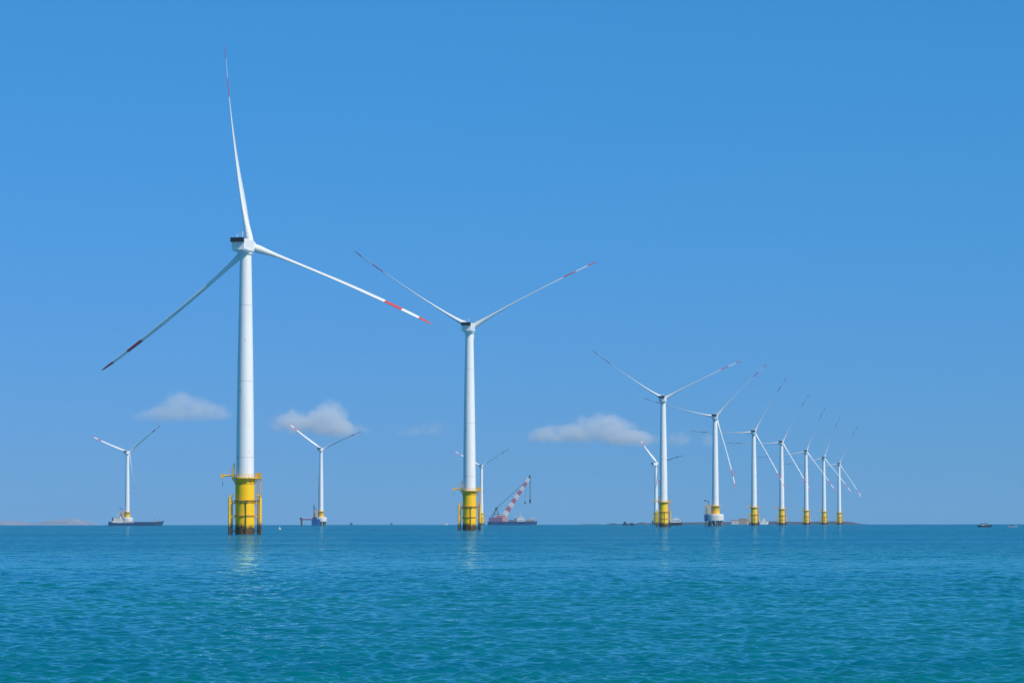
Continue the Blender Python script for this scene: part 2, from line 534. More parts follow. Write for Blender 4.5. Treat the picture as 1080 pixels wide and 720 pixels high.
    for q in range(6):
        ld.lathe([(0.48, 13.2 + q * 1.1), (0.52, 13.2 + q * 1.1), (0.52, 13.3 + q * 1.1)], 10, centre=(4.5, -0.9, 0))
    for yy in (-1.4, 1.2):
        ld.tube((5.2, yy, 11.7), (5.2, yy, TP_TOP - 0.3), 0.16, n=6)
    ld.box((3.4, -1.5, 11.72), (5.4, 1.3, 11.9))
    ld.build('caged_ladder', M['ochre'], root)
    cbt = MB()
    cbt.tube((0.55, -3.5, -6), (0.55, -3.5, 11.4), 0.14, n=8)
    for zz in (1.6, 6.3, 10.5):
        cbt.box((0.3, -3.68, zz), (0.8, -3.2, zz + 0.3))
    cbt.build('cable_tube', M['rust'], root)
    return tp

def yellow_landing_mat():
    return yellow_mat("yellow_landing_paint", 3.6)
M['yellow_foul'] = yellow_landing_mat()

CAP_TOP = 11.0
CAP_TP = 18.3
def make_cap_foundation(root):
    """concrete pile cap on raked piles with a short yellow transition piece"""
    cap = MB().lathe([(0.01, 4.6), (7.0, 4.6), (7.6, 5.2), (7.6, 9.8), (7.1, CAP_TOP), (0.01, CAP_TOP)], 40, smooth=False).build('pile_cap', M['concrete'], root)
    for k in range(8):
        t = rad(45 * k + 12)
        MB().tube((5.6 * math.cos(t), 5.6 * math.sin(t), 4.8), (7.0 * math.cos(t), 7.0 * math.sin(t), -6), 0.85, n=12).build('pile', M['pile'], root)
    MB().lathe([(4.2, CAP_TOP - 0.2), (3.9, CAP_TOP + 0.5), (3.7, CAP_TP - 0.2), (3.9, CAP_TP - 0.1), (3.9, CAP_TP)], 40).build('transition_piece', M['yellow_clean'], root)
    pf = MB().lathe([(3.0, CAP_TP - 0.3), (5.0, CAP_TP - 0.3), (5.0, CAP_TP + 0.02), (3.0, CAP_TP + 0.02)], 36, smooth=False)
    pf.box((-8.6, -2.0, CAP_TP - 0.3), (-4.2, 2.0, CAP_TP - 0.02))
    p = pf.build('platform', M['yellow_clean'], root)
    rl = MB(); railing_ring(rl, 4.9, CAP_TP, n=22)
    for yy in (-1.9, 1.9):
        for q in range(5):
            rl.tube((-8.5 + q * 0.9, yy, CAP_TP), (-8.5 + q * 0.9, yy, CAP_TP + 1.1), 0.07, n=5)
        rl.tube((-8.5, yy, CAP_TP + 1.1), (-4.5, yy, CAP_TP + 1.1), 0.07, n=5)
    rl.build('railing', M['yellow_clean'], p)
    st = MB()
    for xx in (-9.2, -7.8):
        for yy in (-1.9, 1.9):
            st.tube((xx, yy, -4), (xx, yy, CAP_TP + 0.5), 0.26, n=6)
    for zz in (2.5, 6.0, 9.5, 13.0):
        st.tube((-9.2, -1.9, zz), (-7.8, 1.9, zz + 3), 0.14, n=5)
        st.tube((-9.2, -1.9, zz), (-9.2, 1.9, zz), 0.14, n=5)
        st.tube((-9.2, -1.9, zz), (-7.6, -1.9, zz), 0.14, n=5)
    st.build('boat_landing', M['ochre'], root)
    dv = MB().tube((-6.4, -1.0, CAP_TP), (-6.4, -1.0, CAP_TP + 4.6), 0.22).tube((-6.4, -1.0, CAP_TP + 4.4), (-10.3, -1.3, CAP_TP + 5.0), 0.22, 0.16)
    dv.box((-10.2, -1.8, CAP_TP + 4.4), (-8.2, -0.8, CAP_TP + 5.3))
    dv.build('davit_crane', M['dark'], root)
    sh = MB().box((-10.2, -2.6, 4.8), (-7.75, 1.2, 10.6))
    sh.build('equipment_cabin', M['blue'], root, 0.08)
    stw = MB()
    for xx in (-6.6, -4.6):
        for yy in (-3.6, -1.4):
            stw.tube((xx, yy, CAP_TOP), (xx, yy, CAP_TP + 1.2), 0.2, n=6)
    for q in range(4):
        z = CAP_TOP + 0.4 + q * 1.75
        stw.box((-6.7, -3.7, z), (-4.5, -1.3, z + 0.14))
        stw.tube((-6.6, -3.6, z), (-4.6, -3.6, z + 1.75), 0.16, n=5)
        stw.tube((-6.6, -3.7, z + 1.0), (-4.6, -3.7, z + 1.0), 0.1, n=5)
    stw.build('stair_tower', M['yellow_clean'], root)

def nacelle_mb():
    mb = MB()
    # cross-section chamfered box swept along local Y (rotor towards +Y)
    def sec(y, w, zt, zb, ch):
        return [(-w + ch, y, zb), (w - ch, y, zb), (w, y, zb + ch * 1.3), (w, y, zt - ch), (w - ch, y, zt), (-w + ch, y, zt), (-w, y, zt - ch), (-w, y, zb + ch * 1.3)]
    secs = [sec(-7.6, 2.25, 1.95, -1.75, 0.35), sec(-7.3, 2.4, 2.1, -2.0, 0.4), sec(-2.0, 2.45, 2.15, -2.35, 0.45), sec(2.0, 2.4, 2.1, -2.3, 0.5), sec(2.7, 2.1, 1.9, -2.0, 0.6)]
    vs_ = [p for s in secs for p in s]
    fs = []
    for j in range(len(secs) - 1):
        for k in range(8):
            fs.append((j * 8 + k, j * 8 + (k + 1) % 8, (j + 1) * 8 + (k + 1) % 8, (j + 1) * 8 + k))
    mb.add(vs_, [tuple(reversed(f)) for f in fs])
    mb.add(secs[0], [tuple(reversed(range(8)))][:1]); mb.add(secs[-1], [tuple(range(8))])
    # yaw ring
    mb.lathe([(2.1, -3.0), (2.3, -2.9), (2.3, -2.2)], 32)
    # side hatch frame
    mb.box((2.44, -1.1, -0.5), (2.50, 0.2, 0.7))
    return mb

def blade_mb(R=69.0, p0=85.0, p1=34.0):
    mb = MB()
    st = []
    for r, c, th in ((1.6, 2.7, 1.0), (3.5, 2.7, 1.0), (6.5, 3.1, 0.80), (10, 3.9, 0.60), (14, 4.5, 0.46), (19, 4.3, 0.38), (25, 3.8, 0.33), (32, 3.2, 0.30),
                     (40, 2.7, 0.28), (48, 2.25, 0.27), (55, 1.9, 0.26), (61, 1.6, 0.25), (65, 1.3, 0.25), (67.6, 0.9, 0.25), (68.8, 0.4, 0.25), (69.0, 0.08, 0.3)):
        tw = rad(p0 + p1 * (r / R) ** 1.3)
        sx = SWEEP * R * (r / R) ** 2            # clockwise bend in the rotor plane
        sy = BEND * R * (r / R) ** 2             # upwind bend
        st.append((r, c, th, tw, sx, sy))
    n = 16
    vs_ = []
    for r, c, th, tw, sx, sy in st:
        blend = min(1, max(0, (r - 3.5) / 8))
        for k in range(n):
            t = 2 * math.pi * k / n
            u = 0.5 + 0.5 * math.cos(t)
            cx, cy = math.cos(t) * c * 0.5, math.sin(t) * c * 0.5 * th
            ax = (u - 0.3) * c
            prof = 2.2 * (0.55 * math.sqrt(max(u, 0)) - 0.45 * u - 0.12 * u * u + 0.02) * 0.9
            prof = max(prof, 0.02)
            ay = (1 if math.sin(t) >= 0 else -0.65) * prof * th * c * (0.0 if abs(math.sin(t)) < 1e-9 else 1) * 0.9
            x = cx * (1 - blend) + ax * blend
            y = cy * (1 - blend) + ay * blend
            X = x * math.cos(tw) - y * math.sin(tw)
            Y = x * math.sin(tw) + y * math.cos(tw)
            vs_.append((X + sx, Y + sy, r))
    fs = []
    for j in range(len(st) - 1):
        for k in range(n):
            fs.append((j * n + k, j * n + (k + 1) % n, (j + 1) * n + (k + 1) % n, (j + 1) * n + k))
    mb.add(vs_, fs, True)
    mb.add(vs_[-n:], [tuple(range(n))])
    return mb
SWEEP = 0.060
BEND = 0.010
TILT = rad(4.0)
OVERHANG = 4.6

SHARED = {}
def first(name, maker, mat, parent):
    """build a part's mesh once, afterwards share it"""
    if name not in SHARED:
        o = maker().build(name, mat, parent)
        SHARED[name] = o.data
        return o
    o = bpy.data.objects.new(name, SHARED[name])
    COL.objects.link(o)
    o.parent = parent
    return o

FOUND = {}
def far_blade():
    return blade_mb(p0=70.0, p1=-22.0)

def wind_turbine(bearing, d, yaw, phase, label, cap=False, scale=1.0, group='offshore wind turbines', rotor=1.0):
    loc = at(bearing, d)
    root = empty('wind_turbine', loc)
    tag(root, label, 'wind turbine', group)
    root.scale = (scale,) * 3
    key = 'cap' if cap else 'mono'
    if key not in FOUND:
        (make_cap_foundation if cap else make_foundation_parts)(root)
        FOUND[key] = list(root.children)
    else:
        for ch in FOUND[key]:
            dup(ch, root)
    sname = 'cap_tower' if cap else 'mono_tower'
    z0 = CAP_TP if cap else TP_TOP
    if sname not in SHARED:
        t = tower_mb(z0).build('tower', M['tower'], root); SHARED[sname] = t.data
    else:
        t = bpy.data.objects.new('tower', SHARED[sname]); COL.objects.link(t); t.parent = root
    # nacelle, turned about the tower axis (clockwise seen from above)
    rz = -rad(yaw)
    nac = first('nacelle', nacelle_mb, M['white'], root)
    nac.location = (0, 0, HUB); nac.rotation_euler = (0, 0, rz)
    def cooler():
        mb = MB().box((-2.3, -8.95, 0.85), (2.3, -7.5, 2.35))
        for k in range(7):
            mb.box((-2.25, -9.03, 0.92 + k * 0.2), (2.25, -8.90, 1.03 + k * 0.2))
        return mb
    first('cooler', cooler, M['dark'], nac)
    def vane():
        mb = MB().tube((1.0, -5.8, 2.1), (1.0, -5.8, 4.2), 0.09, n=5).tube((-1.0, -5.8, 2.1), (-1.0, -5.8, 3.7), 0.09, n=5)
        mb.tube((-1.0, -5.8, 3.6), (1.0, -5.8, 3.6), 0.07, n=5).box((0.8, -6.1, 4.1), (1.2, -5.5, 4.4))
        return mb
    first('sensor_mast', vane, M['white'], nac)
    # rotor frame
    ax = Vector((math.sin(rad(yaw)) * math.cos(TILT), math.cos(rad(yaw)) * math.cos(TILT), math.sin(TILT)))
    rt = Vector((math.cos(rad(yaw)), -math.sin(rad(yaw)), 0))
    up = rt.cross(ax)
    c = Vector((0, 0, HUB)) + ax * OVERHANG
    def hub():
        return MB().lathe([(1.9, -1.9), (2.0, -1.6), (2.05, 0.0), (1.9, 1.0), (1.4, 1.9), (0.7, 2.4), (0.02, 2.55)], 28, axis='y')
    hb = first('hub', hub, M['white'], root)
    B = Matrix((rt, ax, up)).transposed().to_4x4()
    hb.matrix_local = Matrix.Translation(c) @ B
    for k in range(3):
        th = rad(phase + 120 * k)
        zz = up * math.cos(th) + rt * math.sin(th)
        xx = rt * math.cos(th) - up * math.sin(th)
        bl = first('blade', blade_mb, M['blade'], root) if rotor > 0.9 else first('far blade', far_blade, M['blade'], root)
        bl.name = 'blade'
        Rm = Matrix((xx, ax, zz)).transposed().to_4x4()
        bl.matrix_local = Matrix.Translation(c) @ Rm @ Matrix.Scale(rotor, 4)
    return root

def brg(px):
    return (px - 540.0) / 3600.0

def build_turbines():
    T = wind_turbine
    W = 'row of wind turbines on yellow foundations'
    T(brg(258.7), 1170, 16, -10.0, 'largest and nearest white wind turbine, one blade straight up, on yellow foundation at left', group=W, rotor=1.02)
    T(brg(495.2), 1668, 11, 60.0, 'second largest white wind turbine in the middle, two raised blades forming a wide V', group=W, rotor=1.02)
    T(brg(699.6), 2646, 11, 61.0, 'white wind turbine with raised V blades and small white ferry beside its yellow base', group=W, rotor=0.98)
    T(brg(754.3), 3100, 9, 41.5, 'white wind turbine in the row standing on a round pale concrete cap with many piles', cap=True, group=W, rotor=0.98)
    T(brg(795.0), 3638, 9, 28.0, 'white turbine in the right row just right of the one on the concrete pile cap', group=W, rotor=0.98)
    T(brg(824.2), 4112, 13, 27.0, 'white turbine fourth from the far right end of the receding row', group=W, rotor=0.98)
    T(brg(850.0), 4641, 9, 20.5, 'white turbine third from the far right end of the receding row', group=W, rotor=0.965)
    T(brg(868.7), 5109, 9, 18.5, 'white turbine next to last at the far right end of the row', group=W, rotor=0.98)
    T(brg(884.8), 5627, 9, 23.5, 'smallest white turbine in the row, last one at its far right end', group=W, rotor=0.99)
    G = 'distant wind turbines behind the near row'
    T(brg(134.7), 4641, 17, 49.0, 'small distant white turbine rising behind the blue cargo ship at far left', cap=True, group=G, rotor=0.86)
    T(brg(338.8), 4467, 16, 63.5, 'small distant white turbine on concrete cap beside the blue work platform', cap=True, group=G, rotor=0.84)
    T(brg(507.8), 5780, 12, 55.0, 'tiny distant white turbine just right of the middle turbine, left of the crane ship', group=G, rotor=0.8)
    T(brg(691.8), 5600, 46, 73.0, 'tiny distant white turbine turned sideways, half hidden behind the turbine beside the ferry', group=G, rotor=0.83)
build_turbines()

# ------------------------------------------------------------------ vessels
def hull_mb(L, B, D, draft=1.5, bow=1.0, sheer=0.8, stern_w=0.85, n=16):
    """ship hull along local X, bow at +X; deck closed"""
    mb = MB()
    secs = []
    for i in range(n + 1):
        u = i / n
        x = -L / 2 + L * u
        if u > 0.72:
            w = B / 2 * (1 - ((u - 0.72) / 0.28) ** 2.2 * 0.97)
        elif u < 0.1:
            w = B / 2 * (stern_w + (1 - stern_w) * u / 0.1)
        else:
            w = B / 2
        dk = D + sheer * (max(0, (u - 0.6) / 0.4) ** 2 * 1.0 + max(0, (0.2 - u) / 0.2) ** 2 * 0.4)
        rake = bow * max(0, (u - 0.8) / 0.2)
        wl = w * (0.92 if u < 0.75 else 0.92 - 0.35 * (u - 0.75) / 0.25)
        xl = x - rake
        secs.append([(xl, -wl * 0.8, -draft), (xl + rake * 0.4, -wl, 0.0), (x, -w, dk), (x, w, dk), (xl + rake * 0.4, wl, 0.0), (xl, wl * 0.8, -draft)])
    vs_ = [p for s in secs for p in s]
    fs = []
    for j in range(n):
        for k in range(6):
            fs.append((j * 6 + k, j * 6 + (k + 1) % 6, (j + 1) * 6 + (k + 1) % 6, (j + 1) * 6 + k))
    mb.add(vs_, fs)
    mb.add(secs[0], [tuple(reversed(range(6)))]); mb.add(secs[-1], [tuple(range(6))])
    return mb

def window_row(mb, x0, x1, y, z, n, w, h, t=0.06):
    for k in range(n):
        xc = x0 + (x1 - x0) * (k + 0.5) / n
        mb.box((xc - w / 2, y - t, z), (xc + w / 2, y + t, z + h))

def cargo_ship():
    root = empty('cargo_ship', at(brg(144.5), 4300), rad(-3))
    tag(root, 'low dark blue cargo ship with white stern bridge in front of the far left turbine', 'ship')
    hl = hull_mb(70, 12, 3.6, 2, 4, 2.6).build('hull', M['navy'], root)
    MB().box((-34.9, -5.2, 3.9), (-33.2, 5.2, 5.0)).build('bulwark', M['navy'], hl)
    br = MB().box((-30, -5, 3.4), (-17, 5, 6.2)).box((-28.5, -4.6, 6.22), (-18.5, 4.6, 8.9)).build('deckhouse', M['shipwhite'], root, 0.1)
    wh = MB().box((-26.5, -4.4, 8.92), (-20, 4.4, 11.4)).build('wheelhouse', M['shipwhite'], root, 0.1)
    g = MB(); window_row(g, -26.3, -20.2, -4.42, 9.9, 5, 0.9, 0.9); g.build('window', M['glass'], wh)
    g = MB(); window_row(g, -29, -18, -4.62, 7.2, 7, 0.6, 0.7); g.build('window', M['glass'], br)
    MB().tube((-30.2, 0, 3.5), (-30.2, 0, 10.5), 1.1, 0.9, n=12).build('funnel', M['navy'], root)
    MB().tube((-23.5, 0, 11.3), (-23.5, 0, 17.5), 0.22, 0.12).tube((-25, 0, 14.8), (-22, 0, 14.8), 0.1).build('mast', M['shipwhite'], root)
    hc = MB()
    for k in range(5):
        hc.box((-14 + k * 7.6, -4.4, 3.3), (-7.0 + k * 7.6, 4.4, 4.8))
    hc.build('hatch_cover', M['navy'], root)
    MB().box((-16.6, -4.8, 3.4), (-3, 4.8, 5.7)).build('cargo', M['wall_pale'], root)
    fm = MB().tube((23, 0, 4), (23, 0, 10.5), 0.28, 0.2).tube((23, 0, 9), (19, 0, 7), 0.14).build('foremast', M['tan'], root)
    MB().box((25.5, -3.2, 4.2), (28.5, 3.2, 6.0)).build('winch', M['tan'], root)
    return root
cargo_ship()

def lattice(mb, p, q, w0, w1, n, red_white=True, r=0.28):
    """square lattice boom from p to q; material index 0/1 alternate"""
    p = Vector(p); q = Vector(q)
    d = (q - p).normalized()
    u = d.cross(Vector((0, 1, 0))).normalized(); v = Vector((0, 1, 0))
    def corner(t, a, b):
        w = w0 + (w1 - w0) * t
        return p + (q - p) * t + u * (a * w / 2) + v * (b * w / 2)
    cs = [(-1, -1), (1, -1), (1, 1), (-1, 1)]
    for j in range(n):
        t0, t1 = j / n, (j + 1) / n
        mb.cur = (j * 9 // n) % 2 if red_white else 0
        for i, (a, b) in enumerate(cs):
            a2, b2 = cs[(i + 1) % 4]
            mb.tube(corner(t0, a, b), corner(t1, a, b), r, n=5)
            mb.tube(corner(t0, a, b), corner(t1, a2, b2), r * 0.75, n=4)
            mb.tube(corner(t1, a, b), corner(t1, a2, b2), r * 0.7, n=4)
    mb.cur = 0

def crane_ship():
    root = empty('crane_ship', at(brg(540.5), 5000), 0)
    tag(root, 'dark crane barge with a raised red and white lattice boom on the horizon', 'crane ship')
    MB().add([], []) 
    hl = hull_mb(73, 22, 5.0, 2, 2, 0.6, 0.95).build('hull', M['navy'], root)
    MB().box((-34.5, -9, 4.9), (-15.2, 9, 11.0)).build('deckhouse', M['purple'], root, 0.2)
    h2 = MB().box((-25, -9.2, 11.02), (-10.5, 9, 14.0)).box((-15.1, -9.4, 4.9), (-8.2, 9, 11.01)).build('machinery_house', M['salmon'], root, 0.2)
    g = MB(); window_row(g, -24, -11, -9.25, 12.0, 6, 1.2, 1.1); g.build('window', M['glass'], h2)
    af = MB()
    for yy in (-4, 4):
        af.tube((-29, yy, 11), (-23.5, yy * 0.5, 24), 0.55, 0.45).tube((-19.5, yy, 14), (-23.5, yy * 0.5, 24), 0.55, 0.45)
        af.tube((-27, yy * 0.8, 16), (-21, yy * 0.8, 16), 0.4)
    af.box((-25.2, -2.6, 23), (-21.8, 2.6, 25.5))
    af.build('gantry', M['dark'], root)
    bm = MB()
    lattice(bm, (-12, 0, 14), (24.0, 0, 68), 6.6, 3.4, 27, True, 0.58)
    b = bm.build('boom', [M['boomwhite'], M['boomred']], root)
    hd = MB()
    hd.tube((23.6, 0, 67.4), (26, 0, 71.5), 1.5, 1.0).tube((24, 0, 70.5), (25.5, 0, 74.5), 0.4, 0.2).box((22.6, -1.6, 67), (26.6, 1.6, 69.2))
    hd.build('boom_head', M['dark'], b)
    ft = MB().tube((-13, -3, 10.9), (-11, -2, 15), 0.6).tube((-13, 3, 10.9), (-11, 2, 15), 0.6).tube((-9, 0, 10.9), (-11.5, 0, 15), 0.6)
    ft.build('boom_foot', M['salmon'], b)
    cb = MB()
    for yy in (-1.2, 1.2):
        cb.tube((-23.5, yy, 24.5), (18.4, yy, 62), 0.30, n=5)
        cb.tube((-23.5, yy, 24.5), (-32, yy, 11), 0.25, n=5)
    cb.build('backstay', M['cable'], root)
    ho = MB().tube((25.6, 0, 68.5), (25.6, 0, 37), 0.30, n=5).tube((26.3, 0.8, 68.5), (26.1, 0.5, 37), 0.2, n=5)
    ho.build('hoist_rope', M['cable'], root)
    MB().box((24.5, -0.9, 32.5), (27.0, 0.9, 37.2)).tube((25.7, 0, 32.6), (25.7, 0, 30.5), 0.5, 0.3).build('hook_block', M['dark'], root)
    MB().tube((19.5, 0, 60.4), (18.4, 0, 34), 0.16, n=5).build('hoist_rope', M['cable'], root)
    MB().box((17.5, -0.7, 30.5), (19.3, 0.7, 34)).build('hook_block', M['dark'], root)
    dh = MB().box((7, -6, 5.0), (17.5, 6, 9.0)).box((9, -5, 9.02), (16, 5, 12)).build('accommodation_block', M['shipwhite'], root, 0.15)
    g = MB(); window_row(g, 7.4, 17.2, -6.05, 6.6, 6, 0.9, 0.9); window_row(g, 9.2, 15.8, -5.05, 10.2, 4, 1.0, 1.0); g.build('window', M['glass'], dh)
    MB().tube((12, 0, 12), (12, 0, 17.5), 0.25, 0.15).tube((10.6, 0, 15.6), (13.4, 0, 15.6), 0.14).build('mast', M['shipwhite'], dh)
    MB().box((-6, -7, 5.0), (2, 4, 7.5)).box((2.6, -6, 5.0), (5.8, 6, 10.0)).build('deck_equipment', M['deckgrey'], root, 0.1)
    MB().tube((-2.5, 0, 7.4), (-2.5, 0, 14.5), 0.3, 0.2).tube((-2.5, 0, 14), (2, 0, 9), 0.2).build('deck_crane', M['tan'], root)
    MB().box((19.5, -7, 5.0), (27, 7, 7.2)).build('deck_cargo', M['tan'], root)
    MB().box((26.8, -4, 7.4), (32.6, 4, 10.6)).box((27.6, -3, 5.0), (31.8, 3, 7.41)).build('winch_house', M['wall_pale'], root, 0.1)
    return root
crane_ship()

def ferry():
    root = empty('ferry', at(brg(712.8), 4000), rad(6))
    tag(root, 'small white passenger ferry with dark hull right of the turbine with raised V blades', 'ferry')
    hull_mb(15, 5.5, 3.2, 1.2, 1.5, 0.8).build('hull', M['hullblack'], root)
    c = MB().box((-6.6, -2.3, 3.3), (5.2, 2.3, 5.6)).build('cabin', M['shipwhite'], root, 0.08)
    g = MB(); window_row(g, -6.2, 4.8, -2.33, 4.1, 8, 0.95, 0.8); g.build('window', M['glass'], c)
    w = MB().box((-4.6, -2.0, 6.6), (4.0, 2.0, 8.0)).build('wheelhouse', M['shipwhite'], root, 0.08)
    p = MB()
    for xx in (-4.2, -1.5, 1.2, 3.6):
        for yy in (-1.8, 1.8):
            p.tube((xx, yy, 5.5), (xx, yy, 6.7), 0.12, n=5)
    p.build('post', M['dark'], w)
    MB().tube((-0.4, 0, 7.9), (-0.4, 0, 12.4), 0.22, 0.1).tube((-1.2, 0, 10.6), (0.4, 0, 10.6), 0.08).build('mast', M['shipwhite'], root)
ferry()

def small_boat(px, d, L, label, hullm, cabm, cab=(-0.25, 0.1), cab_h=2.0, rz=0.0, mast=3.0, D=1.2, group=None, name='fishing_boat', cat='boat', canopy=False):
    root = empty(name, at(brg(px), d), rad(rz))
    tag(root, label, cat, group)
    hull_mb(L, L * 0.3, D, 0.6, L * 0.08, D * 0.6, n=10).build('hull', M[hullm], root)
    x0, x1 = cab[0] * L, cab[1] * L
    c = MB().box((x0, -L * 0.10, D * 0.95), (x1, L * 0.10, D + cab_h)).box((x0 - 0.2, -L * 0.12, D + cab_h + 0.01), (x1 + 0.35, L * 0.12, D + cab_h + 0.14)).build('cabin', M[cabm], root)
    g = MB(); window_row(g, x0 + 0.15, x1 - 0.15, -L * 0.1 - 0.02, D + cab_h * 0.5, 3, (x1 - x0) * 0.2, cab_h * 0.28); g.build('window', M['glass'], c)
    if mast:
        MB().tube((x1 + 0.4, 0, D), (x1 + 0.4, 0, D + mast), 0.1, 0.06, n=6).tube((x1 + 0.4, 0, D + mast * 0.8), (x1 + 0.22 * L, 0, D + 0.8), 0.05, n=5).build('mast', M['dark'], root)
    if canopy:
        MB().box((x1 + 0.05 * L, -L * .1, D + 1.3), (x1 + 0.28 * L, L * .1, D + 1.5)).tube((x1 + 0.26 * L, -L * .09, D), (x1 + 0.26 * L, -L * .09, D + 1.4), 0.06, n=5).tube((x1 + 0.26 * L, L * .09, D), (x1 + 0.26 * L, L * .09, D + 1.4), 0.06, n=5).build('canopy', M['dark'], root)
    return root

small_boat(1038.2, 2480, 10.5, 'dark fishing boat with white cabin near the right edge, larger of two', 'hullblack', 'wall_pale', (-0.26, -0.06), 1.5, 4, 3.2, 1.1, canopy=True)
small_boat(1067.5, 2480, 6.5, 'small pale skiff farthest right on the water, beyond the dark fishing boat', 'wall_pale', 'deckgrey', (-0.3, -0.05), 0.8, -8, 0, 0.55, name='skiff')
small_boat(659.8, 4350, 9.0, 'low dark boat left of the small ferry, larger and left one of a pair', 'hullblack', 'hullblack', (-0.3, 0.0), 2.6, 5, 3.6, 1.6)
small_boat(666.8, 4350, 7.0, 'low dark boat close behind another, right one of the pair left of the ferry', 'hullblack', 'navy', (-0.1, 0.25), 1.6, 185, 2.2, 1.5)
small_boat(688.3, 4900, 6.0, 'small dark blue workboat left of the yellow base beside the ferry', 'navy', 'navy', (-0.3, 0.2), 4.2, 70, 5.5, 2.2, name='workboat')
small_boat(370.5, 6600, 7.0, 'tiny dark boat on the bare horizon right of the blue work platform', 'navy', 'navy', (-0.2, 0.2), 2.4, 0, 3.0, 1.4)
small_boat(413.0, 6800, 4.6, 'tiny boat speck with thin mast halfway between work platform and middle turbine', 'navy', 'navy', (-0.2, 0.2), 2.2, 0, 6.5, 1.4)
small_boat(471.0, 6500, 5.5, 'tiny white boat on the horizon just left of the middle turbine', 'shipwhite', 'shipwhite', (-0.3, 0.2), 2.4, 0, 0, 1.4)

def work_platform():
    root = empty('work_platform', at(brg(329.5), 4380), 0)
    tag(root, 'blue piled work platform with a long low deck left of the distant capped turbine', 'platform')
    dk = MB().box((-15.5, -4, 6.8), (1.0, 4, 8.6)).build('deck', M['purple'], root, 0.1)
    for x, y in ((-14.2, -3), (-14.2, 3), (-13.0, -3), (-13.0, 3)):
        MB().tube((x, y, -4), (x, y, 8.0), 0.45, n=8).build('leg', M['pile'], root)
    MB().box((-15.6, -4.1, 8.62), (-12.8, 4.1, 10.0)).build('deck_cabin', M['dark'], root)
    hb = hull_mb(11, 9, 8.0, 2, 0.2, 0.1, 1.0).build('pontoon', M['blue'], root)
    hb.location = (5.0, 0, 0)
    MB().box((0.5, -3, 8.2), (5, 3, 10.4)).build('equipment_cabin', M['dark'], root)
    ms = MB(); lattice(ms, (2.4, 0, 8.5), (2.41, 0, 27), 1.4, 0.8, 10, False, 0.13); ms.build('mast', M['dark'], root)
    MB().tube((8.2, 0, 8), (8.2, 0, 64), 0.22, 0.12, n=6).build('antenna', M['dark'], root)
    pl = MB()
    for k in range(8):
        pl.tube((-12 + k * 1.7, -3.9, 8.6), (-12 + k * 1.7, -3.9, 9.9), 0.08, n=5)
    pl.tube((-12, -3.9, 9.9), (0.5, -3.9, 9.9), 0.08, n=5)
    pl.build('railing', M['shipwhite'], dk)
work_platform()

def buoy(px, d, label, r=0.8):
    root = empty('buoy', at(brg(px), d))
    tag(root, label, 'buoy', 'buoys')
    MB().lathe([(0.02, -0.4), (r, -0.3), (r * 1.05, 0.2), (r * 0.9, 0.5), (0.02, 0.55)], 16).build('float', M['shipwhite'], root)
    MB().tube((0, 0, 0.5), (0, 0, 1.5), r * 0.35, r * 0.2, n=8).build('topmark', M['shipwhite'], root)
buoy(295.3, 1900, 'small white buoy on the water right of the nearest turbine base', 0.7)

# ------------------------------------------------------------------ islands and far hills
def ridge(name, mat, pts, d, depth, seed, base):
    """low land: ridge line through (bearing px, height m), rounded cross-section of the given depth"""
    rng = random.Random(seed)
    xs = [p[0] for p in pts]; hs = [p[1] for p in pts]
    n = 220
    mb = MB()
    m = 9
    vs_ = []
    ph = [rng.uniform(0, 6.28) for _ in range(12)]
    for i in range(n + 1):
        px = xs[0] + (xs[-1] - xs[0]) * i / n
        h = float(np.interp(px, xs, hs)) * (0.78 if name.startswith('island') else 0.9)
        for j in range(m):
            v = j / (m - 1) * 2 - 1
            y = d + depth * v * 0.5
            x = brg(px) * d
            wob = sum(math.sin(x * (0.006 * (q + 1) ** 1.35) + ph[q] + y * 0.008 * (q + 1)) / (q + 1.5) for q in range(8)) * 0.16
            hh = h * max(0, 1 - v * v) ** 0.6 * (1 + wob) - (3.0 if abs(v) > 0.99 else 0)
            vs_.append((x, y, sea_z(x, y) + hh - (0.6 if h < 0.2 else 0)))
    fs = []
    for i in range(n):
        for j in range(m - 1):
            fs.append((i * m + j, (i + 1) * m + j, (i + 1) * m + j + 1, i * m + j + 1))
    mb.add(vs_, fs, False)
    o = mb.build(name, mat)
    o['kind'] = 'structure'
    return o

def land_mat(name, a, b_, scale):
    m, nt, b = new_mat(name)
    nz = noise(nt, scale, 6, 0.6)
    nt.links.new(mix(nt, ramp(nt, nz.outputs[0], [(0.4, (0, 0, 0)), (0.6, (1, 1, 1))]), a, b_), b.inputs['Base Color'])
    b.inputs['Roughness'].default_value = 0.95
    return m

M['island'] = land_mat("rock_and_scrub", (0.085, 0.085, 0.125), (0.05, 0.06, 0.085), 0.03)
M['hill'] = land_mat("haze_tinted_hill_rock", (0.30, 0.31, 0.38), (0.20, 0.23, 0.29), 0.006)  # rock colour paled and blued, distance haze put into the base colour
ridge('island', M['island'], [(668, 0), (672, 3.5), (677, 6.5), (682, 4), (690, 4.5), (700, 5), (730, 6), (765, 7.5), (790, 8), (802, 6), (815, 8), (840, 7), (868, 8), (885, 8.5), (896, 6), (903, 2.5), (910, 0)], 8200, 300, 3, 0)
ridge('island_spit', M['island'], [(636, 0), (641, 2.0), (646, 5), (648, 4.5), (652, 2), (657, 2.5), (668, 3), (676, 0)], 8400, 180, 5, 0)
ridge('island_reef', M['island'], [(612, 0), (616, 2.0), (620, 1.5), (630, 1.5), (636, 0)], 8300, 90, 6, 0)
ridge('hills', M['hill'], [(-60, 30), (-20, 36), (-5, 33), (4, 36), (12, 32), (22, 27), (32, 17), (42, 22), (52, 30), (62, 41), (70, 47), (76, 41), (84, 39), (92, 24), (99, 9), (103, 0)], 18000, 1500, 9, 0)

